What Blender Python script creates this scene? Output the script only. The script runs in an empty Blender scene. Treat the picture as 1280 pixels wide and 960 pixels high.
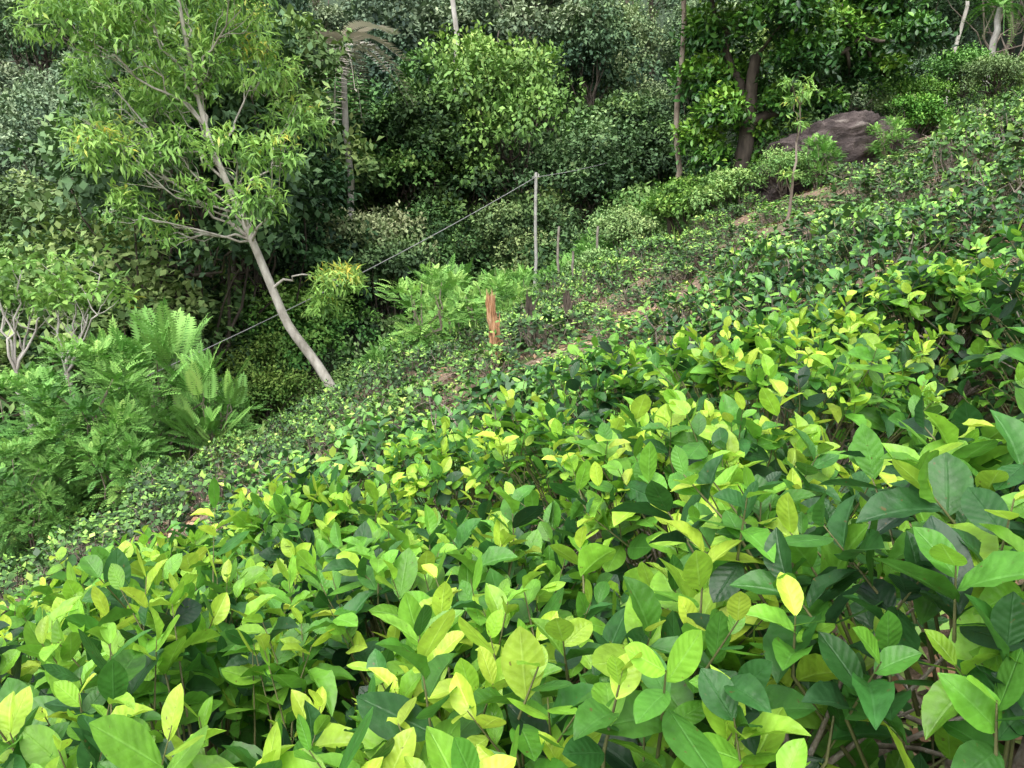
import bpy, math, numpy as np
from mathutils import noise, Vector
scene = bpy.context.scene
R = np.random.default_rng(11)

def nrm(a):
    a = np.asarray(a, float)
    return a / np.maximum(np.linalg.norm(a, axis=-1, keepdims=True), 1e-9)
def rdir(n, rg):
    return nrm(rg.normal(size=(n, 3)))

# ------------------------------------------------------------------ terrain
EDX = np.array([-60, -12, -6, -4, 0, 4, 8, 12, 20, 60.])
EDY = np.array([10, 14, 14.8, 17.5, 20, 24, 26, 28, 33, 45.])
def edge(x): return np.interp(x, EDX, EDY)
def sstep(t):
    t = np.clip(t, 0, 1); return t*t*(3-2*t)
def ground(x, y):
    x = np.asarray(x, float); y = np.asarray(y, float)
    xc = np.clip(x, -30, 45)
    P = 0.42*xc - 0.05*y
    P = P + 0.10*np.sin(x*1.1+y*0.6)+0.07*np.sin(x*0.5-y*1.3+1)
    d = y - edge(x)
    V = P - 4.0*sstep(d/9.0)
    F = -9 + 0.56*(y-30) + 0.13*x + 0.8*np.sin(x*.13+2)+0.6*np.sin(x*.3+y*.2)
    k = 2.0
    m = np.maximum(V, F)
    z = m + np.log1p(np.exp(-np.abs(V-F)/k))*k*sstep((y-22)/10)
    return z
def g1(x, y): return float(ground(x, y))

# ------------------------------------------------------------------ mesh builder
def leaf_tpl(nl, nw, width=0.44, fold=0.28, droop=0.22, wav=0.0, tip=0.0, pw=.75):
    V = []; F = []; C = []
    for i in range(nl+1):
        t = i/nl
        w = (math.sin(math.pi*min(1, max(0, t))**1.05))**pw if 0 < t < 1 else 0.03
        if tip and t > .8: w *= 1-tip*(t-.8)/.2
        for j in range(nw+1):
            x = (j/nw*2-1)
            hx = x*w*width/2
            z = abs(hx)*fold*2 - droop*t*t + wav*math.sin(t*17+j*2)*abs(x)*w
            V.append((hx, t, z)); C.append((t, x*0.5+0.5))
    for i in range(nl):
        for j in range(nw):
            a = i*(nw+1)+j
            F.append((a, a+1, a+nw+2, a+nw+1))
    return np.array(V), np.array(F), np.array(C)

def rhomb_tpl(width=0.5, fold=.12, droop=.15):
    V = np.array([(0, 0, 0), (width/2, .5, fold-.03), (0, 1, -droop), (-width/2, .5, fold-.03)])
    return V, np.array([(0, 1, 2, 3)]), np.array([(0, .5), (.5, 1), (1, .5), (.5, 0)])

def pinnate_tpl(n=11, ll=0.2, lw=0.07, droop=0.25, up=0.0):
    V = []; F = []; C = []
    def q(a, b, c, d):
        k = len(V); V.extend([a, b, c, d]); F.append((k, k+1, k+2, k+3)); C.extend([(0, .5), (.5, 1), (1, .5), (.5, 0)])
    def rp(t): return np.array((0, t, up*t-droop*t*t))
    for i in range(4):
        a = rp(i/4); b = rp((i+1)/4); w = np.array((0.006, 0, 0))
        q(a-w, a+w, b+w, b-w)
    for i in range(n):
        t = 0.15+0.85*i/(n-1)
        L = ll*(0.55+0.9*math.sin(math.pi*min(1, .12+t*.8)))
        for s in (-1, 1):
            o = rp(t); d = nrm(np.array((s*1.0, 0.45, -0.12+0.05*(i % 3))))
            p = nrm(np.cross(d, (0, 0, 1)))
            q(o, o+d*L*.45+p*lw/2, o+d*L, o+d*L*.45-p*lw/2)
    o = rp(1.0); d = np.array((0, 1, -.3))
    q(o, o+d*ll*.4+np.array((lw/2, 0, 0)), o+d*ll, o+d*ll*.4-np.array((lw/2, 0, 0)))
    return np.array(V), np.array(F), np.array(C)

class MB:
    def __init__(s): s.v = []; s.f = []; s.m = []; s.c = []; s.n = 0
    def add(s, v, f, c, m):
        s.v.append(v); s.f.append(f+s.n); s.c.append(c); s.m.append(np.full(len(f), m, np.int32)); s.n += len(v)
    def pack(s):
        s.v = [np.concatenate(s.v)]; s.f = [np.concatenate(s.f)]; s.c = [np.concatenate(s.c)]; s.m = [np.concatenate(s.m)]; return s
    def stamp(s, o, loc, rot, sc, dt=0.):
        """copy of packed builder o placed in the world, with its own tone"""
        c, q = math.cos(rot), math.sin(rot); v = o.v[0]*np.array(sc)
        v = np.stack([v[:, 0]*c-v[:, 1]*q, v[:, 0]*q+v[:, 1]*c, v[:, 2]], -1)+np.array(loc)
        col = o.c[0].copy(); col[:, 0] = np.clip(col[:, 0]+dt, 0, 1)
        s.v.append(v); s.f.append(o.f[0]+s.n); s.c.append(col); s.m.append(o.m[0]); s.n += len(v)
    def tube(s, pts, rad, sides=6, m=0, tone=.5):
        pts = np.asarray(pts, float); K = len(pts); rad = np.broadcast_to(np.asarray(rad, float), (K,))
        t = np.gradient(pts, axis=0); t = nrm(t)
        ref = np.array((0.31, 0.95, 0.05)) if abs(t[:, 2]).mean() > .5 else np.array((0.05, .1, 1.))
        a = nrm(np.cross(t, ref)); b = np.cross(t, a)
        th = np.arange(sides)*2*math.pi/sides
        v = pts[:, None, :]+rad[:, None, None]*(np.cos(th)[None, :, None]*a[:, None, :]+np.sin(th)[None, :, None]*b[:, None, :])
        v = v.reshape(-1, 3)
        i = np.arange(K-1)[:, None]*sides; j = np.arange(sides)[None, :]; j2 = (j+1) % sides
        f = np.stack([i+j, i+j2, i+sides+j2, i+sides+j], -1).reshape(-1, 4)
        c = np.zeros((len(v), 4)); c[:, 0] = tone; c[:, 1] = .5; c[:, 3] = 1
        s.add(v, f, c, m)
    def leaves(s, tpl, pos, dr, up, size, tone, m, wid=None, curl=None, rg=R):
        tv, tf, tc = tpl; N = len(pos)
        if N == 0: return
        y = nrm(dr); x = nrm(np.cross(y, up)+1e-6); z = np.cross(x, y)
        size = np.broadcast_to(np.asarray(size, float), (N,)); tone = np.broadcast_to(np.asarray(tone, float), (N,))
        wid = rg.uniform(.8, 1.2, N) if wid is None else wid
        curl = rg.uniform(.1, 1.7, N) if curl is None else curl
        v = pos[:, None, :]+size[:, None, None]*(tv[None, :, 0, None]*wid[:, None, None]*x[:, None, :]
            + tv[None, :, 1, None]*y[:, None, :]+tv[None, :, 2, None]*curl[:, None, None]*z[:, None, :])
        V = len(tv)
        f = (tf[None]+(np.arange(N)*V)[:, None, None]).reshape(-1, 4)
        c = np.zeros((N, V, 4)); c[..., 0] = tone[:, None]; c[..., 1] = rg.uniform(0, 1, N)[:, None]
        c[..., 2] = tc[None, :, 0]; c[..., 3] = tc[None, :, 1]
        s.add(v.reshape(-1, 3), f, c.reshape(-1, 4), m)
    def mesh(s, name, mats, smooth=True):
        v = np.concatenate(s.v).astype(np.float32); f = np.concatenate(s.f).astype(np.int32)
        me = bpy.data.meshes.new(name)
        me.vertices.add(len(v)); me.vertices.foreach_set('co', v.ravel())
        me.loops.add(len(f)*4); me.loops.foreach_set('vertex_index', f.ravel())
        me.polygons.add(len(f)); me.polygons.foreach_set('loop_start', np.arange(len(f), dtype=np.int32)*4)
        for m in mats: me.materials.append(m)
        me.polygons.foreach_set('material_index', np.concatenate(s.m))
        me.polygons.foreach_set('use_smooth', np.full(len(f), smooth))
        at = me.attributes.new('lf', 'FLOAT_COLOR', 'POINT')
        at.data.foreach_set('color', np.concatenate(s.c).astype(np.float32).ravel())
        me.update(calc_edges=True)
        return me

def obj(name, me, loc=(0, 0, 0), rot=0., sc=1., parent=None, tilt=(0, 0)):
    o = bpy.data.objects.new(name, me); scene.collection.objects.link(o)
    o.location = loc; o.rotation_euler = (tilt[0], tilt[1], rot)
    o.scale = (sc, sc, sc) if np.isscalar(sc) else sc
    if parent: o.parent = parent
    return o
def empty(name):
    e = bpy.data.objects.new(name, None); scene.collection.objects.link(e); e.empty_display_size = .3
    return e

# ------------------------------------------------------------------ materials
def new_mat(name):
    m = bpy.data.materials.new(name); m.use_nodes = True; nt = m.node_tree; nt.nodes.clear()
    return m, nt, nt.nodes, nt.links
def ramp(ns, stops):
    r = ns.new('ShaderNodeValToRGB'); e = r.color_ramp.elements
    while len(e) > 1: e.remove(e[-1])
    e[0].position = stops[0][0]; e[0].color = (*stops[0][1], 1)
    for p, c in stops[1:]:
        k = e.new(p); k.color = (*c, 1)
    return r
def mth(ns, ls, op, a, b=None, c=None):
    n = ns.new('ShaderNodeMath'); n.operation = op
    for i, v in enumerate((a, b, c)):
        if v is None: continue
        if isinstance(v, (int, float)): n.inputs[i].default_value = v
        else: ls.new(v, n.inputs[i])
    return n.outputs[0]

def leaf_mat(name, stops, rough=.4, spec=.5, trans=.3, veins=False, ov=.0, rv=.25, hue=.0):
    m, nt, ns, ls = new_mat(name)
    at = ns.new('ShaderNodeAttribute'); at.attribute_name = 'lf'
    sp = ns.new('ShaderNodeSeparateColor'); ls.new(at.outputs['Color'], sp.inputs[0])
    tone = sp.outputs[0]; rnd = sp.outputs[1]
    oi = ns.new('ShaderNodeObjectInfo')
    t = mth(ns, ls, 'MULTIPLY_ADD', mth(ns, ls, 'SUBTRACT', rnd, .5), rv, tone)
    if ov: t = mth(ns, ls, 'MULTIPLY_ADD', mth(ns, ls, 'SUBTRACT', oi.outputs['Random'], .5), ov, t)
    rp = ramp(ns, stops); ls.new(t, rp.inputs[0]); col = rp.outputs[0]
    hsv = ns.new('ShaderNodeHueSaturation'); ls.new(col, hsv.inputs['Color'])
    w = ns.new('ShaderNodeTexWhiteNoise'); w.noise_dimensions = '1D'
    ls.new(mth(ns, ls, 'MULTIPLY_ADD', oi.outputs['Random'], 13.0, rnd), w.inputs['W'])
    ls.new(mth(ns, ls, 'MULTIPLY_ADD', w.outputs['Value'], .5, .75), hsv.inputs['Value'])
    if hue:
        w2 = ns.new('ShaderNodeTexWhiteNoise'); w2.noise_dimensions = '1D'; ls.new(oi.outputs['Random'], w2.inputs['W'])
        ls.new(mth(ns, ls, 'MULTIPLY_ADD', w2.outputs['Value'], hue, .5-hue*.65), hsv.inputs['Hue'])
        w3 = ns.new('ShaderNodeTexWhiteNoise'); w3.noise_dimensions = '1D'; ls.new(mth(ns, ls, 'ADD', oi.outputs['Random'], 5.3), w3.inputs['W'])
        ls.new(mth(ns, ls, 'MULTIPLY_ADD', w3.outputs['Value'], .3, .78), hsv.inputs['Saturation'])
    col = hsv.outputs[0]
    p = ns.new('ShaderNodeBsdfPrincipled')
    if veins:
        ax = mth(ns, ls, 'ABSOLUTE', mth(ns, ls, 'SUBTRACT', at.outputs['Alpha'], .5))
        mr = ns.new('ShaderNodeMapRange'); mr.inputs[1].default_value = .0; mr.inputs[2].default_value = .045; mr.inputs[3].default_value = 1; mr.inputs[4].default_value = 0
        ls.new(ax, mr.inputs[0])
        ph = mth(ns, ls, 'SUBTRACT', mth(ns, ls, 'MULTIPLY', sp.outputs[2], 7.0), mth(ns, ls, 'MULTIPLY', ax, 3.0))
        sn = mth(ns, ls, 'SINE', mth(ns, ls, 'MULTIPLY', ph, 6.283))
        sv = mth(ns, ls, 'POWER', mth(ns, ls, 'MULTIPLY_ADD', sn, .5, .5), 10.0)
        mix = ns.new('ShaderNodeMix'); mix.data_type = 'RGBA'; mix.blend_type = 'MIX'
        ls.new(mth(ns, ls, 'MINIMUM', mth(ns, ls, 'ADD', mth(ns, ls, 'MULTIPLY', mr.outputs[0], .35), mth(ns, ls, 'MULTIPLY', sv, .07)), .6), mix.inputs[0])
        ls.new(col, mix.inputs[6])
        br = ns.new('ShaderNodeHueSaturation'); br.inputs['Value'].default_value = 1.7; br.inputs['Saturation'].default_value = .85
        ls.new(col, br.inputs['Color']); ls.new(br.outputs[0], mix.inputs[7]); col = mix.outputs[2]
        tc = ns.new('ShaderNodeTexCoord'); nz = ns.new('ShaderNodeTexNoise'); nz.inputs['Scale'].default_value = 45; nz.inputs['Detail'].default_value = 4; ls.new(tc.outputs['Object'], nz.inputs['Vector'])
        hs2 = ns.new('ShaderNodeHueSaturation'); ls.new(mth(ns, ls, 'MULTIPLY_ADD', nz.outputs[0], 1.1, .45), hs2.inputs['Value']); ls.new(col, hs2.inputs['Color']); col = hs2.outputs[0]
        nb_ = ns.new('ShaderNodeTexNoise'); nb_.inputs['Scale'].default_value = 110; nb_.inputs['Detail'].default_value = 2; ls.new(tc.outputs['Object'], nb_.inputs['Vector'])
        bl = ramp(ns, [(.70, (0, 0, 0)), (.76, (.8, .8, .8))]); ls.new(nb_.outputs[0], bl.inputs[0])
        mb_ = ns.new('ShaderNodeMix'); mb_.data_type = 'RGBA'; ls.new(bl.outputs[0], mb_.inputs[0]); ls.new(col, mb_.inputs[6]); mb_.inputs[7].default_value = (.13, .09, .03, 1); col = mb_.outputs[2]
        bm = ns.new('ShaderNodeBump'); bm.inputs['Strength'].default_value = .5; bm.inputs['Distance'].default_value = .002
        h = mth(ns, ls, 'ADD', mth(ns, ls, 'MULTIPLY', mth(ns, ls, 'ADD', mth(ns, ls, 'MULTIPLY', sn, .16), mr.outputs[0]), -1.0), mth(ns, ls, 'MULTIPLY', nz.outputs[0], 2.4))
        ls.new(h, bm.inputs['Height']); ls.new(bm.outputs[0], p.inputs['Normal'])
        ls.new(mth(ns, ls, 'MULTIPLY_ADD', nz.outputs[0], .4, rough-.15), p.inputs['Roughness'])
    else: p.inputs['Roughness'].default_value = rough
    ls.new(col, p.inputs['Base Color'])
    p.inputs['Specular IOR Level'].default_value = spec
    o = ns.new('ShaderNodeOutputMaterial')
    if trans > 0:
        tr = ns.new('ShaderNodeBsdfTranslucent')
        h3 = ns.new('ShaderNodeHueSaturation'); h3.inputs['Value'].default_value = 1.5; h3.inputs['Hue'].default_value = .488; ls.new(col, h3.inputs['Color']); ls.new(h3.outputs[0], tr.inputs[0])
        ms = ns.new('ShaderNodeMixShader'); ms.inputs[0].default_value = trans
        ls.new(p.outputs[0], ms.inputs[1]); ls.new(tr.outputs[0], ms.inputs[2])
        ls.new(ms.outputs[0], o.inputs[0])
    else: ls.new(p.outputs[0], o.inputs[0])
    return m

def noisy_mat(name, stops, scale=8, rough=.9, bump=.4, stretch=(1, 1, 1), detail=8, dist=.02, coord='Object'):
    m, nt, ns, ls = new_mat(name)
    tc = ns.new('ShaderNodeTexCoord'); mp = ns.new('ShaderNodeMapping'); mp.inputs['Scale'].default_value = stretch
    ls.new(tc.outputs[coord], mp.inputs[0])
    nz = ns.new('ShaderNodeTexNoise'); nz.inputs['Scale'].default_value = scale; nz.inputs['Detail'].default_value = detail; nz.inputs['Roughness'].default_value = .65
    ls.new(mp.outputs[0], nz.inputs['Vector'])
    rp = ramp(ns, stops); ls.new(nz.outputs[0], rp.inputs[0])
    p = ns.new('ShaderNodeBsdfPrincipled'); p.inputs['Roughness'].default_value = rough
    ls.new(rp.outputs[0], p.inputs['Base Color'])
    b = ns.new('ShaderNodeBump'); b.inputs['Strength'].default_value = bump; b.inputs['Distance'].default_value = dist
    ls.new(nz.outputs[0], b.inputs['Height']); ls.new(b.outputs[0], p.inputs['Normal'])
    o = ns.new('ShaderNodeOutputMaterial'); ls.new(p.outputs[0], o.inputs[0])
    return m

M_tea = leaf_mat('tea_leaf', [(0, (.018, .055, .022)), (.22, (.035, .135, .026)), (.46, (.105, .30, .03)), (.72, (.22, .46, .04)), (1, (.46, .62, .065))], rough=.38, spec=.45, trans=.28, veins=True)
M_teaf = leaf_mat('tea_leaf_mid', [(0, (.025, .07, .028)), (.3, (.06, .17, .04)), (.6, (.14, .34, .055)), (.85, (.27, .51, .075)), (1, (.44, .6, .10))], rough=.42, spec=.4, trans=0)
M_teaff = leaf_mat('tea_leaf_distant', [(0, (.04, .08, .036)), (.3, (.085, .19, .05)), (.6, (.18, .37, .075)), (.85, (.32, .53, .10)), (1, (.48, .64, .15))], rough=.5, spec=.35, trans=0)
M_wood = noisy_mat('tea_wood', [(.3, (.12, .09, .065)), (.5, (.29, .24, .19)), (.7, (.46, .42, .37))], scale=30, bump=.6)
M_stem = noisy_mat('green_stem', [(.3, (.10, .10, .04)), (.7, (.22, .22, .09))], scale=20, rough=.6)
M_bark = noisy_mat('grey_bark', [(.3, (.2, .18, .15)), (.5, (.42, .39, .34)), (.7, (.62, .59, .53))], scale=5, bump=.7, stretch=(1, 1, .35))
M_dbark = noisy_mat('dark_bark', [(.3, (.03, .024, .018)), (.6, (.10, .08, .06)), (.8, (.2, .18, .14))], scale=6, bump=.8, stretch=(1, 1, .3))
M_pbark = noisy_mat('pale_bark', [(.3, (.28, .25, .22)), (.6, (.52, .49, .45)), (.8, (.68, .66, .62))], scale=4, bump=.4, stretch=(1, 1, .5))
M_vbark = noisy_mat('brown_bark', [(.3, (.10, .08, .06)), (.5, (.24, .19, .15)), (.7, (.36, .31, .26))], scale=4, bump=.6, stretch=(1, 1, .4))
M_for = leaf_mat('forest_leaf', [(0, (.016, .046, .02)), (.3, (.045, .112, .034)), (.55, (.086, .195, .052)), (.8, (.155, .30, .072)), (1, (.26, .40, .105))], rough=.65, spec=.22, trans=0, ov=.42, hue=.04, rv=.18)
M_hazef = leaf_mat('hazed_forest_leaf', [(0, (.04, .075, .055)), (.3, (.078, .145, .082)), (.55, (.13, .23, .112)), (.8, (.21, .325, .148)), (1, (.30, .41, .20))], rough=.8, spec=.15, trans=0, ov=.46, hue=.04, rv=.15)  # distance haze painted into the leaf colour: paler, bluer, less saturated greens
M_slim = leaf_mat('slender_leaf', [(0, (.07, .15, .04)), (.4, (.19, .38, .08)), (.85, (.34, .54, .13)), (1, (.6, .50, .08))], rough=.5, spec=.3, trans=.25)
M_jack = leaf_mat('glossy_tree_leaf', [(0, (.014, .045, .016)), (.4, (.045, .14, .026)), (.75, (.15, .34, .045)), (1, (.32, .52, .07))], rough=.36, spec=.45, trans=.0)
M_pin = leaf_mat('feather_leaf', [(0, (.045, .125, .035)), (.4, (.12, .30, .06)), (.8, (.23, .45, .10)), (1, (.34, .55, .13))], rough=.6, spec=.25, trans=.0, ov=.12)
M_lush = leaf_mat('lush_shrub_leaf', [(0, (.035, .09, .026)), (.4, (.10, .24, .045)), (.8, (.21, .40, .078)), (1, (.33, .49, .11))], rough=.55, spec=.3, trans=0, ov=.3, hue=.03)
M_pale = leaf_mat('pale_leaf', [(0, (.07, .13, .05)), (.5, (.2, .30, .12)), (1, (.42, .46, .24))], rough=.6, spec=.25, trans=0)
M_dead = leaf_mat('dry_frond', [(0, (.2, .18, .14)), (.5, (.38, .35, .29)), (1, (.55, .52, .45))], rough=.8, spec=.2, trans=0)
M_lit = leaf_mat('leaf_litter', [(0, (.09, .05, .03)), (.5, (.26, .15, .085)), (1, (.46, .33, .21))], rough=.8, spec=.2, trans=0)
M_grass = leaf_mat('grass_blade', [(0, (.06, .13, .03)), (.5, (.18, .34, .06)), (1, (.36, .48, .12))], rough=.6, trans=0)

def ground_mat():
    m, nt, ns, ls = new_mat('hillside_soil')
    tc = ns.new('ShaderNodeTexCoord')
    n1 = ns.new('ShaderNodeTexNoise'); n1.inputs['Scale'].default_value = 14; n1.inputs['Detail'].default_value = 10; n1.inputs['Roughness'].default_value = .7
    n2 = ns.new('ShaderNodeTexNoise'); n2.inputs['Scale'].default_value = .8; n2.inputs['Detail'].default_value = 6
    n3 = ns.new('ShaderNodeTexVoronoi'); n3.inputs['Scale'].default_value = 26
    for n in (n1, n2, n3): ls.new(tc.outputs['Object'], n.inputs['Vector'])
    r1 = ramp(ns, [(.3, (.08, .05, .032)), (.5, (.20, .14, .095)), (.7, (.36, .28, .2))]); ls.new(n1.outputs[0], r1.inputs[0])
    r2 = ramp(ns, [(.3, (.03, .07, .018)), (.6, (.10, .19, .04)), (.75, (.2, .25, .08))]); ls.new(n1.outputs[0], r2.inputs[0])
    rm = ramp(ns, [(.52, (0, 0, 0)), (.64, (1, 1, 1))]); ls.new(n2.outputs[0], rm.inputs[0])
    mx = ns.new('ShaderNodeMix'); mx.data_type = 'RGBA'; ls.new(rm.outputs[0], mx.inputs[0]); ls.new(r1.outputs[0], mx.inputs[6]); ls.new(r2.outputs[0], mx.inputs[7])
    sx = ns.new('ShaderNodeSeparateXYZ'); ls.new(tc.outputs['Object'], sx.inputs[0])
    mr = ns.new('ShaderNodeMapRange'); mr.inputs[1].default_value = 26; mr.inputs[2].default_value = 36; ls.new(sx.outputs[1], mr.inputs[0])
    m2 = ns.new('ShaderNodeMix'); m2.data_type = 'RGBA'; ls.new(mr.outputs[0], m2.inputs[0]); ls.new(mx.outputs[2], m2.inputs[6]); m2.inputs[7].default_value = (.03, .055, .022, 1)
    p = ns.new('ShaderNodeBsdfPrincipled'); p.inputs['Roughness'].default_value = .95; ls.new(m2.outputs[2], p.inputs['Base Color'])
    b = ns.new('ShaderNodeBump'); b.inputs['Strength'].default_value = .8; b.inputs['Distance'].default_value = .04
    ls.new(mth(ns, ls, 'ADD', n1.outputs[0], mth(ns, ls, 'MULTIPLY', n3.outputs[0], .5)), b.inputs['Height']); ls.new(b.outputs[0], p.inputs['Normal'])
    o = ns.new('ShaderNodeOutputMaterial'); ls.new(p.outputs[0], o.inputs[0])
    return m

# terrain sheet
gx = np.sinh(np.linspace(-4.6, 4.6, 330))*3.2
gy = 6+np.sinh(np.linspace(-2.6, 4.3, 300))*4.2
X, Y = np.meshgrid(gx, gy)
Z = ground(X, Y)
jit = np.array([[noise.noise(Vector((x*2.2, y*2.2, 0)))*.06 if abs(x) < 25 and y < 40 else 0 for x in gx] for y in gy])
Z = Z+jit
mb = MB(); nx = len(gx); ny = len(gy)
i = np.arange(ny-1)[:, None]*nx; j = np.arange(nx-1)[None]
f = np.stack([i+j, i+j+1, i+nx+j+1, i+nx+j], -1).reshape(-1, 4)
v = np.stack([X, Y, Z], -1).reshape(-1, 3)
mb.add(v, f, np.zeros((len(v), 4)), 0)
obj('hillside_ground', mb.mesh('hillside_ground', [ground_mat()]))

# ------------------------------------------------------------------ tea bushes
T_hi = leaf_tpl(9, 4, width=.57, fold=.20, droop=.20, wav=.022, tip=.1, pw=.66)
T_mid = leaf_tpl(3, 2, width=.54, fold=.2, droop=.2, pw=.6)
T_lo = rhomb_tpl(.66, .08)

def tea_bush(seed, H, Rr, ns_, K, tpl, leaf, young=.5, dark_n=300, twig=1, ds=(.9, 1.35), dome=.16, stemh=.86):
    rg = np.random.default_rng(seed); mb = MB()
    th = rg.uniform(0, 2*math.pi, ns_); r = np.sqrt(rg.uniform(0, 1, ns_))
    ph = rg.uniform(0, 6, 3)
    out = 1+.13*np.sin(2*th+ph[0])+.1*np.sin(3*th+ph[1])
    rr = r*Rr*out
    x = rr*np.cos(th); y = rr*np.sin(th)
    side = r > .82
    L = rg.uniform(.08, .18, ns_)*leaf/.09
    z = H*(1-dome*r**2.4)-L*.8+rg.normal(0, .045, ns_)+.05*np.sin(x*7+ph[2])
    z = np.where(side, z-rg.uniform(0, .6*H, ns_), z)
    ax = nrm(np.stack([np.cos(th)*r*(.55+side*.9)+rg.normal(0, .34, ns_), np.sin(th)*r*(.55+side*.9)+rg.normal(0, .34, ns_), np.full(ns_, 1.)], -1))
    b = np.stack([x, y, z], -1)
    stone = np.clip(rg.normal(young, .24, ns_)-side*.1, 0, 1)
    ssz = rg.uniform(.75, 1.15, ns_)
    p = nrm(np.cross(ax, rg.normal(size=(ns_, 3)))); q = np.cross(ax, p)
    a0 = rg.uniform(0, 6.28, ns_)
    for k in range(K):
        t = (k+.5)/K
        keep = rg.uniform(0, 1, ns_) < .92
        az = a0+k*2.4+rg.normal(0, .3, ns_); el = np.radians(82-46*t)+rg.normal(0, .28, ns_)
        rad = np.cos(az)[:, None]*p+np.sin(az)[:, None]*q
        d = ax*np.cos(el)[:, None]+rad*np.sin(el)[:, None]
        pos = b+ax*(L*t)[:, None]
        sz = leaf*(1.10-.5*t**2.5)*rg.uniform(.65, 1.15, ns_)*ssz
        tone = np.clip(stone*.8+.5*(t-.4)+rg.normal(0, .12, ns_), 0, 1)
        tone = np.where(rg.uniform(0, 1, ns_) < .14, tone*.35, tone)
        up = ax*1.0+rg.normal(0, .38, (ns_, 3))+np.array((0, 0, .5))
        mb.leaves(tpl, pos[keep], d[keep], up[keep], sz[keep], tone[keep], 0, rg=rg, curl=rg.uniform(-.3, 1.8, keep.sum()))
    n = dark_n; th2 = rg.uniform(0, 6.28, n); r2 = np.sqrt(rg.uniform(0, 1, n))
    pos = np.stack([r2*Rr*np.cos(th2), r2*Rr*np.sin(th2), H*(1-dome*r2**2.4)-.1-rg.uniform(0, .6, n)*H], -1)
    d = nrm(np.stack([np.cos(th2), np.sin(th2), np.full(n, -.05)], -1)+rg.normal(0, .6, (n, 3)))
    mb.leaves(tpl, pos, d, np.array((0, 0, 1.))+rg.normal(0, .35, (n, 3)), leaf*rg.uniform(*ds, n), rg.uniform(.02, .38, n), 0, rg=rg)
    nb = 9
    for i in range(nb):
        a = rg.uniform(0, 6.28); e = rg.uniform(.3, .85)*Rr
        p0 = np.array((math.cos(a)*.05, math.sin(a)*.05, -.1)); p3 = np.array((math.cos(a)*e, math.sin(a)*e, H*stemh))
        pts = [p0+(p3-p0)*s+np.array((math.cos(a), math.sin(a), 0))*.12*math.sin(s*3.14)*Rr+rg.normal(0, .018, 3)*(s > 0) for s in np.linspace(0, 1, 7)]
        mb.tube(pts, np.linspace(.020, .004, 7), 6, 1)
        for _ in range(5):
            s = rg.integers(2, 6); q0 = pts[s]; q1 = q0+np.array((*rg.normal(0, .13, 2), rg.uniform(.08, .22)))
            mb.tube([q0, (q0+q1)/2+rg.normal(0, .015, 3), q1], [.006, .004, .002], 5, 1)
    if twig == 1:
        for i in range(ns_):
            e0 = b[i]-np.array((x[i]*.25, y[i]*.25, .16)); mb.tube([e0, b[i]+rg.normal(0, .006, 3), b[i]+ax[i]*L[i]*.95], [.0032, .0024, .001], 4, 2)
    if twig == 2:
        for i in range(0, ns_, 3):
            e0 = b[i]-np.array((x[i]*.25, y[i]*.25, .2)); e1 = b[i]+np.array((*rg.normal(0, .05, 2), rg.uniform(.05, .14)))
            mb.tube([e0, (e0+e1)/2+rg.normal(0, .02, 3), e1], [.009, .007, .004], 3, 1)
    return mb.pack()

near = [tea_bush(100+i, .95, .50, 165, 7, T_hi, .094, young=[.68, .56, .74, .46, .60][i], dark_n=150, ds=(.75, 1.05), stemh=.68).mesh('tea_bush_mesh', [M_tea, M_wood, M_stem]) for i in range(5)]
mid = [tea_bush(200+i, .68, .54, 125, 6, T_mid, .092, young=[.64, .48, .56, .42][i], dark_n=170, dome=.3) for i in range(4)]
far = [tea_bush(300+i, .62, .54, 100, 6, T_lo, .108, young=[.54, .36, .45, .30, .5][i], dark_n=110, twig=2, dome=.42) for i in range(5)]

nearpos = [(-1.1, 1.3, 1.12), (-.45, 1.02, 1.3), (.22, .95, 1.06), (.78, 1.0, 1), (-1.55, 1.95, 1.05), (-.8, 1.8, 1.3), (-.08, 1.75, 1.12), (.6, 1.95, 1),
           (-2.0, 2.8, 1), (-1.3, 2.7, 1.05), (-.5, 2.6, 1.1), (.3, 2.6, 1), (.98, 2.85, 1), (-1.8, 3.5, 1), (-1.0, 3.4, 1), (-.2, 3.35, 1), (.6, 3.45, 1), (1.5, 3.6, 1),
           (2.35, 3.0, 1), (2.25, 4.1, .9), (3.1, 3.9, .9), (-.1, .3, .75), (.8, .35, .75), (-.95, .5, .8), (1.95, 1.15, .9), (1.65, .4, .8)]
for k, (x, y, zz) in enumerate(nearpos):
    x += R.normal(0, .04); y += R.normal(0, .04)
    s = R.uniform(.94, 1.04)
    if y < .8: s = .75
    if y > 3: s *= .9
    obj('tea_bush', near[R.integers(0, 5)], (x, y, g1(x, y)-.02), R.uniform(0, 6.28), (s, s, s*zz))

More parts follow.
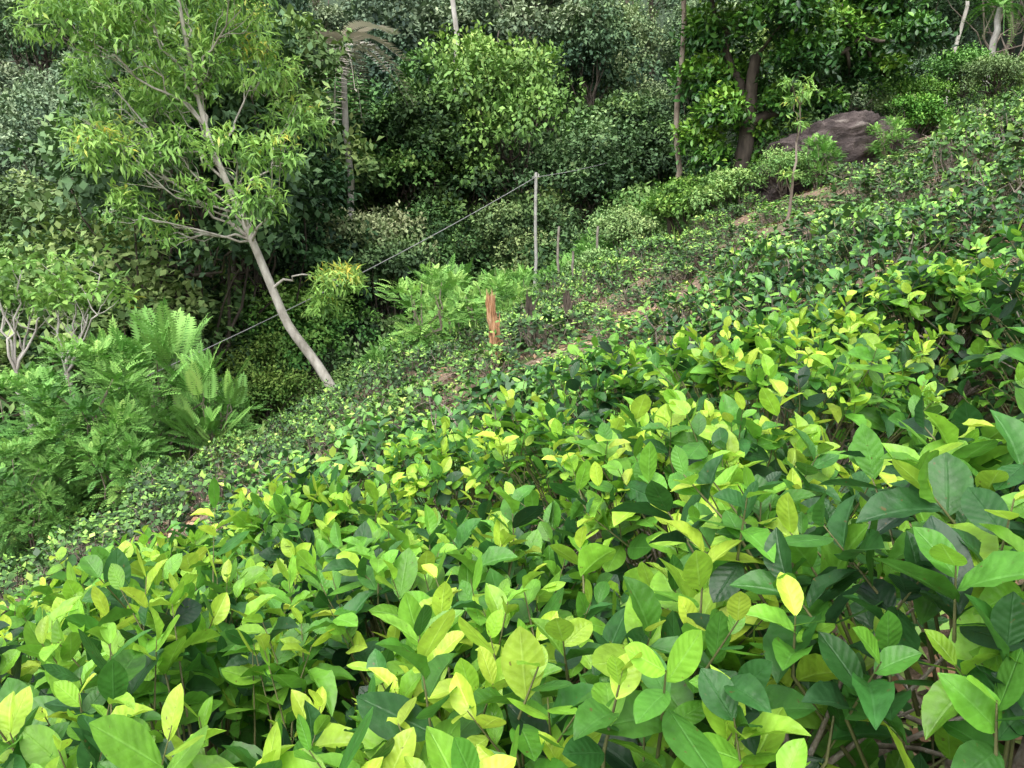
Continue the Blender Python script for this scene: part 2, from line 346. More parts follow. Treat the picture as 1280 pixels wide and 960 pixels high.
path = np.array([(-9, 6.4), (-5.1, 7.8), (-2.1, 9.0), (1.0, 10.0), (4.4, 13.6), (7.5, 17.5), (12, 21)])
path2 = np.array([(-12, 11), (-6, 11.6), (-2.5, 13.6), (1.5, 15.4), (6, 20), (9.5, 22.2)])
def segd(px, py, P):
    d = 1e9; side = 1
    for a, b in zip(P[:-1], P[1:]):
        ab = b-a; t = np.clip(((px-a[0])*ab[0]+(py-a[1])*ab[1])/(ab@ab), 0, 1)
        e = math.hypot(px-a[0]-ab[0]*t, py-a[1]-ab[1]*t)
        if e < d: d = e; side = -1 if py < a[1]+ab[1]*t else 1
    return d, side
th = math.radians(24); ct, st = math.cos(th), math.sin(th)
cnt = 0; RM = MB(); RF = MB()
for r_ in range(-4, 42):
    for c_ in range(-50, 80):
        a = c_*.76+R.normal(0, .10)+(r_ % 2)*.4; b = r_*1.5+R.normal(0, .09)+.22*math.sin(c_*.3+r_)
        x = a*ct-b*st; y = a*st+b*ct
        if y < 3.9+R.uniform(-.2, .2) and x < 3.3: continue
        if y < .5 or x > 30 or x < -24 or abs(x)/max(y, .1) > 1.1 and abs(x) > 4: continue
        if y > edge(x)-.4: continue
        (d1, s1), (d2, s2) = segd(x, y, path), segd(x, y, path2)
        wv = .75+.25*math.sin(x*1.3)
        if d1 < 1.0*wv or d2 < .9*wv or R.uniform() < .06: continue
        if (x-9.3)**2/9+(y-23.9)**2/3 < 1: continue
        low = 1.0
        for dd, sd in ((d1, s1), (d2, s2)):
            if sd < 0 and dd < 2.9: low = min(low, .42+.58*sstep((dd-.7)/2.2))
        d = math.hypot(x, y); s = R.uniform(.76, 1.15)
        isn = d < 9
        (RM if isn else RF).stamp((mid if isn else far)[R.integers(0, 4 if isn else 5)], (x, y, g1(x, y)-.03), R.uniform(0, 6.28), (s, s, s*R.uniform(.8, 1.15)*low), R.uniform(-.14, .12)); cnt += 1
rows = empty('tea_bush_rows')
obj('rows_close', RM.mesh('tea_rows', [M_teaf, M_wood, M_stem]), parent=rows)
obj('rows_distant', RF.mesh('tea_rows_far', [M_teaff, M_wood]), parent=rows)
print('rows', cnt)

# ------------------------------------------------------------------ ground cover : litter + grass
def litter():
    rg = np.random.default_rng(5); mb = MB()
    n = 26000; y = .3+rg.uniform(0, 1, n)**1.4*24; x = rg.uniform(-1, 1, n)*(y*.85+1.5)
    ok = y < edge(x)+1; x = x[ok]; y = y[ok]; n = len(x)
    pos = np.stack([x, y, ground(x, y)+.03+rg.uniform(0, .03, n)], -1)
    mb.leaves(T_lo, pos, np.stack([rg.normal(size=n), rg.normal(size=n), rg.normal(0, .2, n)], -1), np.array((0, 0, 1.))+rg.normal(0, .3, (n, 3)), rg.uniform(.04, .1, n), rg.uniform(0, 1, n), 0, rg=rg)
    return mb.mesh('leaf_litter', [M_lit])
obj('leaf_litter', litter())
def grass(rg, n, xr, yr, h, cond=None):
    mb = MB(); T = leaf_tpl(3, 1, width=.07, fold=0, droop=.35)
    Tw = rhomb_tpl(.6)
    x = rg.uniform(*xr, n); y = rg.uniform(*yr, n)
    nz = np.sin(x*1.7+1)*np.sin(y*1.3)+np.sin(x*.6+y*.8)
    ok = nz+rg.normal(0, .5, n) > -.1
    if cond is not None: ok &= cond(x, y)
    x = x[ok]; y = y[ok]; n = len(x)
    pos = np.stack([x, y, ground(x, y)], -1)
    hh = rg.uniform(.5, 1.2, n)*h
    k = n//2
    mb.leaves(T, pos[:k], np.stack([rg.normal(0, .4, k), rg.normal(0, .4, k), np.ones(k)], -1), rg.normal(size=(k, 3)), hh[:k], rg.uniform(.2, 1, k), 0, rg=rg)
    pos2 = pos[k:].copy(); m = n-k; pos2[:, 2] += rg.uniform(.02, 1, m)**1.3*h*.8
    mb.leaves(Tw, pos2, rdir(m, rg)*np.array((1, 1, .4)), np.array((0, 0, 1.))+rg.normal(0, .3, (m, 3)), rg.uniform(.05, .12, m), rg.uniform(.2, .9, m), 0, rg=rg)
    return mb.mesh('grass', [M_grass])
rg = np.random.default_rng(8)
obj('grass_and_weeds', grass(rg, 22000, (-12, 14), (3.5, 26), .12))
obj('grass_and_weeds', grass(rg, 70000, (-14, 9), (14, 31), .55, lambda x, y: (y > edge(x)-1.0) & (y < edge(x)+9)))
obj('grass_and_weeds', grass(rg, 5000, (.9, 4), (1.4, 4.8), .09))

# ------------------------------------------------------------------ trees
T_tree = rhomb_tpl(.62, fold=.1, droop=.12)
T_narrow = leaf_tpl(2, 2, width=.27, fold=.2, droop=.3)
T_oval = leaf_tpl(3, 2, width=.5, fold=.2, droop=.15)
def limb(mb, a, b, r0, r1, rg, m=1, seg=6, wob=.06, sides=6, sag=.15):
    a = np.asarray(a, float); b = np.asarray(b, float); L = np.linalg.norm(b-a)
    t = np.linspace(0, 1, seg+1)[:, None]
    off = rg.normal(0, wob*L, (seg+1, 3)); off[0] = 0; off[-1] = 0
    pts = a+(b-a)*t+off+np.array((0, 0, -sag*L))*np.sin(t*math.pi)*(1-t)
    mb.tube(pts, np.linspace(r0, r1, seg+1), sides, m); return pts
def foliage(mb, cs, rc, rg, twigs, leaves, size, tpl, m=0, base=.4, sq=.75, spread=.14, droop=-.2, topb=.3, cvar=.08, fill=.15, low=-.35):
    for c, rad in zip(cs, rc):
        n = int(twigs*(rad/np.mean(rc))**2)+1
        d = rdir(n, rg); d[:, 2] = np.where(d[:, 2] < low, -d[:, 2], d[:, 2])
        w = np.array([1, 1, sq])
        tw = c+d*rad*w*rg.uniform(.7, 1.08, (n, 1))
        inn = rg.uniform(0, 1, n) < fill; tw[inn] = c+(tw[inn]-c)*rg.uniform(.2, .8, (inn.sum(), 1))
        ct = rg.normal(0, cvar)
        k = leaves; D = np.repeat(d, k, 0); Pp = np.repeat(tw, k, 0)+rg.normal(0, spread, (n*k, 3))*rad**.5
        dr = D*.55+rg.normal(0, .6, (n*k, 3))+np.array((0, 0, droop))
        up = D*.6+np.array((0, 0, .9))+rg.normal(0, .35, (n*k, 3))
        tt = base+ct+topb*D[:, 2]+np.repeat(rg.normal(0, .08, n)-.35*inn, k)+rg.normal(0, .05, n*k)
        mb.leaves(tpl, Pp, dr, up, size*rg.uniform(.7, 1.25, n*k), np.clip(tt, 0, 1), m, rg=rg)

def forest_tree(seed, H, rx, rz, ncl, twigs, leaves, size, base, mat, bark, tpl=T_tree, rcl=.4, open_=0):
    rg = np.random.default_rng(seed); mb = MB()
    C = np.array((rg.normal(0, .3), rg.normal(0, .3), H-rz))
    tr = limb(mb, (0, 0, -1), C+np.array((0, 0, -rz*.1)), .016*H+.04, .05, rg, 1, 8, .02, 8, 0)
    d = rdir(ncl, rg); d[:, 2] = np.where(d[:, 2] < -.55, -d[:, 2], d[:, 2])
    cs = C+d*np.array((rx, rx, rz))*rg.uniform(.5, 1.0+open_, (ncl, 1)); rc = rx*rcl*rg.uniform(.6, 1.35, ncl)
    for c in cs:
        limb(mb, tr[rg.integers(4, 9)], c, .05, .015, rg, 1, 5, .05, 5, .1)
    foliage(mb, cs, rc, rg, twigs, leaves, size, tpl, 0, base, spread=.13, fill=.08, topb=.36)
    return mb.mesh('forest_tree_mesh', [mat, bark])
SPEC = [(1, 10, 3.2, 3.2, 24, 38, 11, .21, .42, M_dbark, T_tree, .40), (2, 13, 2.9, 4.4, 26, 36, 11, .23, .34, M_dbark, T_tree, .40), (3, 9, 3.8, 2.4, 24, 40, 11, .24, .52, M_vbark, T_tree, .38, .1),
        (4, 14, 3.6, 3.8, 20, 40, 12, .24, .47, M_vbark, T_tree, .30, .15), (5, 8, 2.7, 2.8, 22, 40, 13, .16, .55, M_dbark, T_tree, .4), (6, 12, 3.2, 3.6, 20, 36, 12, .27, .34, M_dbark, T_tree, .36)]
FT = [forest_tree(*s[:9], M_for, *s[9:]) for s in SPEC]
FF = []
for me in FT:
    m2 = me.copy(); m2.materials[0] = M_hazef; FF.append(m2)  # far tree copies get the leaf colour with haze painted in
FL = FT[0].copy(); FL.materials[0] = M_lush
SH = [forest_tree(20, 3.2, 1.6, 1.5, 16, 30, 12, .13, .45, M_for, M_dbark),
      forest_tree(21, 2.4, 1.5, 1.1, 14, 30, 12, .15, .55, M_for, M_dbark)]
SL = [forest_tree(22, 2.6, 1.5, 1.2, 16, 30, 12, .12, .5, M_lush, M_dbark, T_tree, .4),
      forest_tree(23, 1.8, 1.2, .9, 14, 30, 12, .14, .55, M_lush, M_dbark)]
PALE = forest_tree(30, 7, 2.2, 2.0, 18, 40, 13, .17, .55, M_pale, M_vbark)

forest = empty('background_forest')
cnt = 0
y = 22.
while y < 68:
    sp = 3.9+(y-22)*.045
    x = -y*.80-4
    while x < y*.80+5:
        xx = x+R.normal(0, sp*.28); yy = y+R.normal(0, sp*.28)
        dd = yy-edge(xx)
        lim = 5 if xx < -5 else (10 if xx < 9 else 7)
        if dd > lim and not (xx < -8 and dd < 4) and yy > 21 and not (-8.5 < xx < -3 and yy < 33):
            s = R.uniform(.75, 1.3)*(1+.003*(yy-30))
            if xx > 5 and yy < 45: s *= .8
            if -2 < xx < 9 and yy < 40: s *= .72
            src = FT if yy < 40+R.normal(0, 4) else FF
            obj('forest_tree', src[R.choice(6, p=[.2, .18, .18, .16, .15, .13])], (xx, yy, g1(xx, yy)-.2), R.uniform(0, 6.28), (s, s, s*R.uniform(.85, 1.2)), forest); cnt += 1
            if yy < 44 and R.uniform() < .6:
                x2 = xx+R.normal(0, 1.5); y2 = yy-2
                s = R.uniform(.9, 1.5); obj('understory', (SH+SL)[R.integers(0, 4)], (x2, y2, g1(x2, y2)-.2), R.uniform(0, 6.28), s, forest)
        x += sp
    y += sp*.85
for x, y, k, s in [(-6.8, 27, 0, .75), (-4.2, 28.5, 5, .7), (-8.6, 30, 1, .75), (-3.3, 32.5, 4, .95), (-7.5, 24, 4, .75), (-3.0, 34.5, 1, .95), (-5.2, 35.5, 3, .95), (2.6, 33.5, 0, .9), (4.2, 35, 5, .85), (1.0, 31, 4, .8), (-1.2, 31.5, 4, .9)]:
    obj('forest_tree', FT[k], (x, y, g1(x, y)-.2), R.uniform(0, 6.28), s, forest)
for x, y, s in [(-2.5, 29, 1.7), (-.8, 30, 1.6), (.6, 29.5, 1.5), (2.0, 30.5, 1.7), (3.6, 31.5, 1.7), (-4, 26.5, 1.5), (5.2, 32.5, 1.7), (-1.5, 33, 1.9), (1.0, 34, 2.0), (-5.5, 24, 1.3), (-3.2, 31, 1.8)]:
    obj('understory', (SH+SL)[R.integers(0, 4)], (x, y, g1(x, y)-.2), R.uniform(0, 6.28), s, forest)
obj('bright_leafy_tree', FL, (.1, 34.5, g1(.1, 34.5)-.2), 1.0, (1.05, 1.05, 1.3))
print('forest', cnt)

obj('pale_leaved_tree', PALE, (-5.0, 30.0, g1(-5.0, 30.0)+.2), 1., (1.0, 1.0, 1.25))
obj('pale_leaved_tree', PALE, (5.0, 38, g1(5, 38)), 2.3, 1.2)
obj('pale_leaved_tree', PALE, (4.5, 50, g1(4.5, 50)), 4.3, 1.3)

# slender leaning tree (left)
def slender():
    rg = np.random.default_rng(77); mb = MB()
    yy = 19.
    bz = g1(-4.2, yy)
    P = np.array([(-4.05, yy, bz-.4), (-4.2, yy, bz), (-4.85, yy, -2.0), (-5.5, yy, -.9), (-5.95, yy, .3), (-6.35, yy, 1.4), (-6.7, yy, 2.3), (-7.1, yy, 3.5), (-7.4, yy+.1, 4.8), (-7.5, yy, 6.2), (-7.6, yy, 7.4)])
    P[2:-1] += rg.normal(0, .035, (len(P)-3, 3))
    t = np.linspace(0, len(P)-1, 41); Q = np.stack([np.interp(t, range(len(P)), P[:, k]) for k in range(3)], -1)
    Q[1:-1] = (Q[:-2]+Q[1:-1]*2+Q[2:])/4
    mb.tube(Q, np.interp(np.linspace(0, 1, 41), [0, .05, .5, 1], [.20, .14, .085, .03]), 10, 1)
    cl = [(-9.6, 5.9, .9), (-8.6, 5.5, .8), (-6.8, 6.1, .9), (-6.1, 5.2, .75), (-9.1, 4.5, .8), (-7.8, 4.6, .7), (-5.5, 4.0, .7), (-8.9, 3.1, .75), (-5.7, 2.0, .6),
          (-7.8, 3.2, .6), (-8.7, 1.9, .55), (-6.3, 3.2, .55), (-9.3, 6.8, .9), (-7.8, 7.0, 1.), (-6.1, 6.6, .8), (-10.1, 4.9, .5), (-5.2, 3.0, .55), (-8.1, 1.3, .45), (-9.6, 3.7, .55),
          (-7.3, 5.2, .7), (-8.3, 6.3, .7), (-7.2, 2.2, .4)]
    cs = []; rc = []
    for x, z, r in cl:
        c = np.array((x, yy+rg.uniform(-1.6, 1.6), z)); cs.append(c); rc.append(r*1.12)
        k = np.argmin(np.abs(Q[:, 2]-(max(z-1.5-abs(x+7.4)*.3, 1.2)))); pts = limb(mb, Q[k], c, .035, .012, rg, 1, 7, .035, 5, .0)
        for _ in range(7):
            s = pts[rg.integers(3, 8)]; e = c+rdir(1, rg)[0]*r*.9; limb(mb, s, e, .012, .005, rg, 1, 4, .06, 4, .05)
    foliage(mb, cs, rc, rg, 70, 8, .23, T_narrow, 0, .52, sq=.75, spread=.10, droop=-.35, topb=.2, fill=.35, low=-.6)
    limb(mb, (-5.85, yy, .0), (-5.1, yy-.1, .35), .04, .02, rg, 1, 5, .04, 6, -.1)
    limb(mb, (-5.1, yy-.1, .35), (-4.2, yy-.2, .25), .02, .008, rg, 1, 5, .04, 5, -.1)
    foliage(mb, [np.array((-4.2, yy-.2, .1)), np.array((-4.6, yy, -.5))], [.6, .45], rg, 50, 9, .2, T_narrow, 0, .45, spread=.1, droop=-.4)
    return mb.mesh('slender', [M_slim, M_bark])
obj('slender_leaning_tree', slender())

# glossy broad tree (right)
def broad():
    rg = np.random.default_rng(78); mb = MB()
    bx, by = 7.0, 25.; bz = g1(bx, by)
    tr = limb(mb, (bx, by, bz-.3), (7.4, 25, 6.5), .32, .16, rg, 1, 10, .012, 12, 0)
    tr2 = limb(mb, tr[6], (6.0, 25.2, 8.2), .17, .06, rg, 1, 7, .03, 8, 0)
    tr3 = limb(mb, tr[6], (10.5, 25.0, 7.0), .17, .05, rg, 1, 7, .03, 8, .1)
    cl = [(5.7, 8.4, 1.1), (7.1, 9.0, 1.2), (8.7, 9.0, 1.2), (10.2, 8.7, 1.2), (11.5, 8.0, 1.1), (12.4, 7.2, .9), (6.3, 7.0, 1.1), (7.8, 7.3, 1.1), (9.3, 7.0, 1.1), (10.7, 6.8, 1.),
          (6.0, 5.7, .95), (7.2, 5.8, .95), (8.4, 6.0, .9), (6.3, 4.7, .8), (5.9, 4.0, .7), (8.2, 5.0, .7), (9.7, 6.0, .8), (11.6, 6.6, .7), (6.2, 3.3, .6), (7.7, 4.1, .6), (6.3, 2.5, .5), (9.0, 5.4, .6), (10.6, 5.9, .6), (7.5, 3.2, .4), (11.5, 5.9, .6), (9.6, 5.0, .5)]
    cs = []; rc = []
    src = np.concatenate([tr[4:], tr2, tr3])
    for x, z, r in cl:
        c = np.array((x, 25+rg.uniform(-1.8, 1.5)*(1 if z > 5 else .35), z)); cs.append(c); rc.append(r)
        if z > 4: k = np.argmin(np.linalg.norm(src-c, axis=1)); limb(mb, src[k], c, .07, .02, rg, 1, 5, .05, 6, .08)
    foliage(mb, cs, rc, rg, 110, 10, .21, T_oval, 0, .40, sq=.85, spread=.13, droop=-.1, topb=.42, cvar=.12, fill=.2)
    return mb.mesh('broad', [M_jack, M_dbark])
obj('broadleaf_tree', broad())

# feathery shrubs
T_pin = pinnate_tpl(7, .22, .13, .45, .2)
T_pin2 = pinnate_tpl(15, .17, .06, .15, .1)
def feather_shrub(seed, H, Rr, n, size, base=.5, erect=.3, tpl=T_pin, ncl=16, rk=.3, cz=.52, rz=.38):
    rg = np.random.default_rng(seed); mb = MB()
    nb = 9
    for i in range(nb):
        a = rg.uniform(0, 6.28); e = rg.uniform(.2, .8)*Rr
        limb(mb, (0, 0, -.2), (math.cos(a)*e, math.sin(a)*e, H*rg.uniform(.55, .85)), .025, .008, rg, 1, 6, .04, 5, 0)
    d = rdir(ncl, rg); cs = np.array((0, 0, H*cz))+d*np.array((Rr*.68, Rr*.68, H*rz))*rg.uniform(.6, 1, (ncl, 1))
    ci = rg.integers(0, ncl, n); dd = rdir(n, rg); dd[:, 2] = np.where(dd[:, 2] < -.3, -dd[:, 2], dd[:, 2])
    pos = cs[ci]+dd*Rr*rk*rg.uniform(.3, 1, (n, 1))
    out = nrm(pos-np.array((0, 0, H*.35)))
    dr = out*.5+dd*.8*np.array((1, 1, .5))+np.array((0, 0, erect))+rg.normal(0, .3, (n, 3))
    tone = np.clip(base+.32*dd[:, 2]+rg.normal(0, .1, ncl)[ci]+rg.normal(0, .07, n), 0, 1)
    mb.leaves(tpl, pos, dr, np.array((0, 0, 1.))+out*.4+rg.normal(0, .15, (n, 3)), size*rg.uniform(.6, 1.2, n), tone, 0, rg=rg)
    return mb.mesh('feather_shrub', [M_pin, M_vbark])
FSH = [feather_shrub(41, 3.3, 1.45, 2600, .24, .42, -.05, ncl=44, rk=.24, cz=.47, rz=.46), feather_shrub(42, 2.0, 1.1, 950, .22, .42, .0, ncl=24, cz=.48, rz=.44), feather_shrub(43, 2.2, .8, 75, .65, .45, .9, T_pin2), feather_shrub(44, 1.7, 1.0, 900, .19, .55, .0, ncl=26, cz=.48, rz=.44)]
def put(name, me, x, y, s=1., dz=0., rot=None, sz=None):
    return obj(name, me, (x, y, g1(x, y)-.05+dz), R.uniform(0, 6.28) if rot is None else rot, (s, s, sz or s))
put('feathery_shrub', FSH[0], -7.7, 14.0, 1.1, 0)
put('feathery_shrub', FSH[0], -9.3, 14.4, 1.05, .2)
put('feathery_shrub', FSH[0], -8.4, 12.9, .72, 0)
put('feathery_shrub', FSH[1], -7.0, 13.2, .9, 0)
put('feathery_shrub', FSH[2], -6.0, 15.0, 1.0, 0)
put('feathery_shrub', FSH[2], -7.2, 15.4, 1.5, 0)
put('feathery_shrub', FSH[1], -6.1, 15.6, .9, 0)
put('feathery_shrub', FSH[3], -1.9, 17.6, 1.3)
put('feathery_shrub', FSH[1], -3.4, 20.5, .9)
for x, y, k, s in [(-1.6, 22.5, 2, 1.5), (-.1, 24.4, 2, 1.35), (.5, 22.6, 3, 1.0), (1.6, 25, 1, 1.2), (2.8, 26, 1, 1.3), (4.2, 27.5, 1, 1.4), (-.5, 21.6, 3, 1.2), (-2.6, 23.4, 1, 1.1), (5.2, 27, 1, 1.3), (1.2, 27.5, 1, 1.5), (-.8, 27, 2, 1.7), (1.2, 29, 0, .9), (-1.8, 26.0, 2, 1.4), (-.6, 24, 1, 1.4), (-3.6, 22.2, 3, 1.2)]:
    put('feathery_shrub', FSH[k], x, y, s)
put('feathery_shrub', FSH[1], 8.4, 22.0, .75)
put('feathery_shrub', FSH[3], 10.4, 22.4, .7)
for x, y, s in [(-6.1, 18.2, .8), (-5.4, 20.9, .9), (6.0, 22.8, .8), (5.4, 24.6, .9), (-12.6, 15, 1.0), (13.5, 27, .8), (16, 29, .9), (-3.8, 22.5, .8), (12.5, 25.8, .8), (2.2, 25.4, .9), (-.6, 25.4, .8), (14.8, 25, .6), (17, 25.5, .7),
                (3.5, 25.2, .8), (3.0, 28.5, 1.2), (4.6, 30, 1.3), (-.6, 29.5, 1.3), (2.3, 23.2, .6), (5.2, 28.5, 1.1), (11.7, 23.4, .6), (7.6, 22.3, .5), (1.0, 24.2, .6), (-2.4, 25, 1.1), (-4.2, 25, 1.2), (-3, 28, 1.4), (6.5, 30, 1.2)]:
    put('leafy_shrub', SL[R.integers(0, 2)], x, y, s)

# bare-branched tree at left
def bare():
    rg = np.random.default_rng(9); mb = MB()
    bx, by = -10.6, 17.0; bz = g1(bx, by)
    cs = []; rc = []
    for dx in (-.35, .45):
        top = np.array((bx+dx*1.4, by, -1.7)); limb(mb, (bx, by, bz-.2), top, .10, .06, rg, 1, 8, .02, 7, 0)
        for i in range(5):
            e = top+np.array((rg.uniform(-1.4, 1.4), rg.uniform(-.8, .8), rg.uniform(1.2, 2.4))); pts = limb(mb, top, e, .035, .014, rg, 1, 6, .03, 6, .0)
            for _ in range(4):
                s = pts[rg.integers(2, 7)]; e2 = s+np.array((rg.uniform(-.6, .6), rg.uniform(-.5, .5), rg.uniform(.3, .8))); limb(mb, s, e2, .014, .006, rg, 1, 4, .05, 5, .0)
                if e2[2] > -.2: cs.append(e2); rc.append(.3)
    foliage(mb, cs, rc, rg, 7, 5, .2, T_oval, 0, .42, spread=.12, topb=.1)
    return mb.mesh('bare', [M_slim, M_pbark])
obj('bare_branched_tree', bare())

def sapling():
    rg = np.random.default_rng(19); mb = MB(); bz = g1(4.85, 14)
    p = limb(mb, (4.85, 14, bz-.2), (4.95, 14, bz+2.2), .035, .012, rg, 1, 8, .015, 7, 0)
    cs = []; rc = []
    for i in range(9):
        s = p[rg.integers(3, 9)]; e = s+np.array((rg.uniform(-.3, .3), rg.uniform(-.3, .3), rg.uniform(.1, .4))); limb(mb, s, e, .012, .005, rg, 1, 4, .05, 5, 0); cs.append(e); rc.append(.16)
    foliage(mb, cs, rc, rg, 7, 5, .13, T_narrow, 0, .4, spread=.06)
    return mb.mesh('sapling', [M_slim, M_vbark])
obj('sapling', sapling())

T_palm = pinnate_tpl(24, .2, .045, 1.25, .5)
def palm(H, n, mat, size, seed, lo=-.6, hi=.9):
    rg = np.random.default_rng(seed); mb = MB()
    limb(mb, (0, 0, -.5), (.3, 0, H), .17, .11, rg, 1, 10, .006, 8, 0)
    a = np.arange(n)*2.4+rg.uniform(-.3, .3, n); el = rg.uniform(lo, hi, n)
    dr = np.stack([np.cos(a), np.sin(a), el], -1)
    mb.leaves(T_palm, np.tile(np.array((.3, 0, H)), (n, 1)), dr, np.tile((0, 0, 1.), (n, 1)), size*rg.uniform(.8, 1.1, n), rg.uniform(.5, 1, n), 0, curl=rg.uniform(.8, 1.3, n), rg=rg)
    return mb.mesh('palm', [mat, M_pbark])
obj('dry_palm_tree', palm(15.2, 15, M_dead, 2.4, 3, -.5, .9), (-6.6, 31, g1(-6.6, 31)))
obj('palm_tree', palm(3.6, 16, M_pin, 1.3, 4), (19.0, 33, g1(19, 33)))
obj('palm_tree', palm(6.5, 16, M_pin, 2.6, 6), (20.5, 30, g1(20.5, 30)))
def trunk(seed, H, r, lean, bark=M_pbark):
    rg = np.random.default_rng(seed); mb = MB()
    p = limb(mb, (0, 0, -1), (lean, 0, H), r, r*.6, rg, 1, 12, .004, 8, 0)
    cs = []; rc = []
    for i in range(7):
        e = p[-1]+rdir(1, rg)[0]*np.array((2, 2, 1.2)); limb(mb, p[-2], e, r*.4, .03, rg, 1, 5, .05, 5, 0); cs.append(e); rc.append(1.)
    foliage(mb, cs, rc, rg, 30, 10, .22, T_tree, 0, .45)
    return mb.mesh('trunk', [M_for, bark])
obj('tall_pale_tree', trunk(1, 24, .15, .3), (-2.6, 36.8, g1(-2.6, 36.8)))
obj('tall_pale_tree', trunk(3, 12, .10, .1, M_vbark), (5.15, 25.5, g1(5.15, 25.5)))
obj('tall_pale_tree', trunk(4, 19, .10, 1.2, M_bark), (20.5, 39, g1(20.5, 39)))

# ------------------------------------------------------------------ broken stump
def stump(x, y, H, r, seed, mat):
    rg = np.random.default_rng(seed); mb = MB(); bz = g1(x, y)
    sides = 18; K = 22; V = []
    top = H*(.72+.28*np.abs(np.sin(np.arange(sides)*1.7+seed))*rg.uniform(.5, 1, sides))
    for k in range(K):
        s = k/(K-1)
        for j in range(sides):
            a = j*2*math.pi/sides; rr = r*(1.25-.5*s**.5)*(1+.12*math.sin(j*2.7+s*9)+.1*rg.normal())
            V.append((x+rr*math.cos(a)+.05*math.sin(s*5), y+rr*math.sin(a), bz-.1+(top[j]+.1)*s))
    V = np.array(V); i = np.arange(K-1)[:, None]*sides; j = np.arange(sides)[None]; j2 = (j+1) % sides
    f = np.stack([i+j, i+j2, i+sides+j2, i+sides+j], -1).reshape(-1, 4)
    mb.add(V, f, np.zeros((len(V), 4)), 0)
    for q in range(9):
        a = rg.uniform(0, 6.28); b0 = np.array((x+math.cos(a)*r*.6, y+math.sin(a)*r*.6, bz+H*rg.uniform(.3, .7)))
        e = b0+np.array((rg.normal(0, .05), rg.normal(0, .05), H*rg.uniform(.2, .42)))
        mb.tube([b0, (b0+e)/2+rg.normal(0, .01, 3), e], [r*.4, r*.25, .004], 5, 0)
    return mb.mesh('stump', [mat], smooth=False)
M_orange = noisy_mat('rotten_wood', [(.3, (.14, .06, .03)), (.5, (.44, .24, .12)), (.7, (.66, .46, .30))], scale=14, bump=.9, stretch=(1, 1, .2))
obj('broken_tree_stump', stump(-.28, 12.0, 1.4, .09, 3, M_orange))
obj('tree_stump', stump(.32, 12.6, .95, .06, 4, M_dbark))
obj('tree_stump', stump(.9, 12.2, .85, .06, 5, M_dbark))

# ------------------------------------------------------------------ boulder
def boulder(name, loc, sc, seed, rot=0):
    bpy.ops.mesh.primitive_ico_sphere_add(subdivisions=6, radius=1)
    o = bpy.context.object; o.name = name; me = o.data; me.name = name
    for v in me.vertices:
        c = v.co.copy(); n = noise.fractal(c*1.3+Vector((seed, 0, 0)), .8, 2.0, 7)
        k = 1+.30*n; c = Vector((math.copysign(abs(c.x)**.8, c.x), math.copysign(abs(c.y)**.8, c.y), math.copysign(abs(c.z)**.8, c.z)))
        v.co = c*k + Vector((0, 0, .03*noise.noise(c*9)))
    for p in me.polygons: p.use_smooth = True
    o.location = loc; o.scale = sc; o.rotation_euler = (0.0, -.25, rot)
    return o
M_rock = noisy_mat('weathered_rock', [(.32, (.022, .017, .017)), (.47, (.06, .045, .042)), (.58, (.11, .085, .078)), (.68, (.26, .23, .2))], scale=2.2, bump=1.0, detail=14, dist=.3)
b = boulder('boulder', (9.7, 23.7, g1(9.7, 23.7)+.6), (1.9, 1.1, 1.1), 3, .1); b.data.materials.append(M_rock)
b2 = boulder('boulder', (7.9, 23.2, g1(7.9, 23.2)+.4), (1.15, .8, .75), 8, .4); b2.data.materials.append(M_rock)

# ------------------------------------------------------------------ pole, wires, fence posts
M_conc = noisy_mat('weathered_pole', [(.3, (.24, .23, .21)), (.7, (.5, .49, .46))], scale=6, bump=.3)
M_postw = noisy_mat('weathered_post', [(.3, (.12, .10, .08)), (.7, (.32, .29, .25))], scale=6, bump=.3)
def post(name, x, y, ztop, r, crossarm=False, mat=M_conc):
    mb = MB(); bz = g1(x, y)-.3
    zz = np.linspace(bz, ztop, 9); rg = np.random.default_rng(int(abs(x*100)))
    pts = np.stack([x+rg.normal(0, .012, 9), y+rg.normal(0, .01, 9), zz], -1)
    mb.tube(pts, np.linspace(r*1.1, r*.9, 9), 8, 0); mb.tube([pts[-1], pts[-1]+np.array((0, 0, .01))], [r*.9, .001], 8, 0)
    if crossarm:
        mb.tube([(x-.12, y, ztop-.15), (x+.12, y, ztop-.15)], [.02, .02], 6, 0)
        mb.tube([(x+.1, y, ztop-.15), (x+.1, y, ztop-.04)], [.03, .02], 6, 0)
    return obj(name, mb.mesh(name, [mat]))
post('utility_pole', .8, 27, 3.2, .06, True)
for x, y, zt in [(1.35, 23, 1.45), (1.75, 22.5, .75), (2.6, 24, 1.45)]:
    post('fence_post', x, y, zt, .04, mat=M_postw)
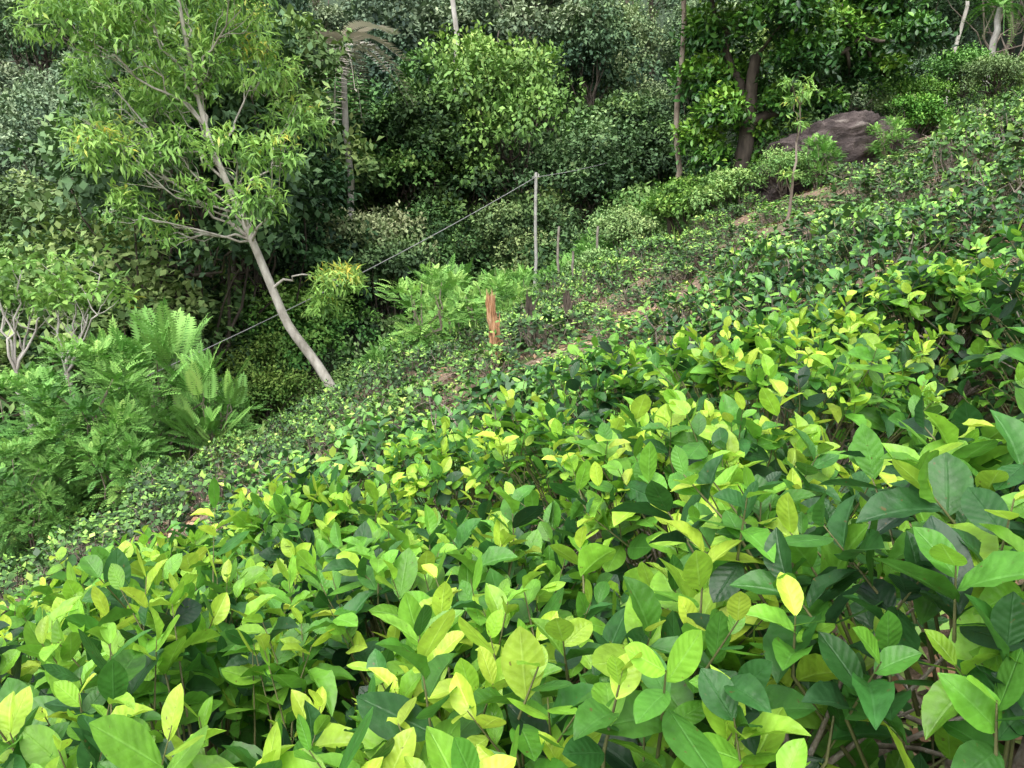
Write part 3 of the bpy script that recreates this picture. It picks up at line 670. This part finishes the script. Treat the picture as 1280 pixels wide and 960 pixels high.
M_wire = noisy_mat('wire', [(.3, (.16, .16, .16)), (.7, (.3, .3, .3))], scale=3)
def wire(a, b, sag):
    a = np.array(a, float); b = np.array(b, float); t = np.linspace(0, 1, 30)[:, None]
    pts = a+(b-a)*t; pts[:, 2] -= sag*4*(t*(1-t))[:, 0]
    mb = MB(); mb.tube(pts, .013, 5, 0); return mb.mesh('wire', [M_wire])
obj('overhead_wire', wire((.8, 26.95, 3.05), (-12, 14.3, -3.4), .35))
obj('overhead_wire', wire((.8, 27, 3.05), (8.5, 38, 5.8), .3))

# ------------------------------------------------------------------ light + camera
w = bpy.data.worlds.new('World'); scene.world = w; w.use_nodes = True; nt = w.node_tree
bg = nt.nodes['Background']; sk = nt.nodes.new('ShaderNodeTexSky'); sk.sky_type = 'NISHITA'; sk.sun_disc = False
sk.sun_elevation = math.radians(62); sk.sun_rotation = math.radians(200); sk.dust_density = 4; sk.air_density = 1.0; sk.ozone_density = .6
hs = nt.nodes.new('ShaderNodeHueSaturation'); hs.inputs['Saturation'].default_value = .35; hs.inputs['Value'].default_value = 2.4
nt.links.new(sk.outputs[0], hs.inputs['Color']); nt.links.new(hs.outputs[0], bg.inputs[0]); bg.inputs[1].default_value = .15
L = bpy.data.lights.new('sun', 'SUN'); L.energy = 2.3; L.angle = math.radians(90); L.color = (1, .98, .94)
so = bpy.data.objects.new('sun', L); scene.collection.objects.link(so)
e = math.radians(62); az = math.radians(200)
dirv = Vector((math.sin(az)*math.cos(e), math.cos(az)*math.cos(e), math.sin(e)))
so.rotation_euler = dirv.to_track_quat('Z', 'Y').to_euler()
cam = bpy.data.cameras.new('camera'); co = bpy.data.objects.new('camera', cam); scene.collection.objects.link(co)
co.location = (0, 0, 1.65); co.rotation_euler = (math.radians(90-12), 0, 0)
cam.sensor_width = 36; cam.lens = 36*967/1280; cam.clip_end = 1000; cam.clip_start = .02
scene.camera = co
scene.view_settings.view_transform = 'Standard'; scene.view_settings.look = 'None'; scene.view_settings.exposure = 0
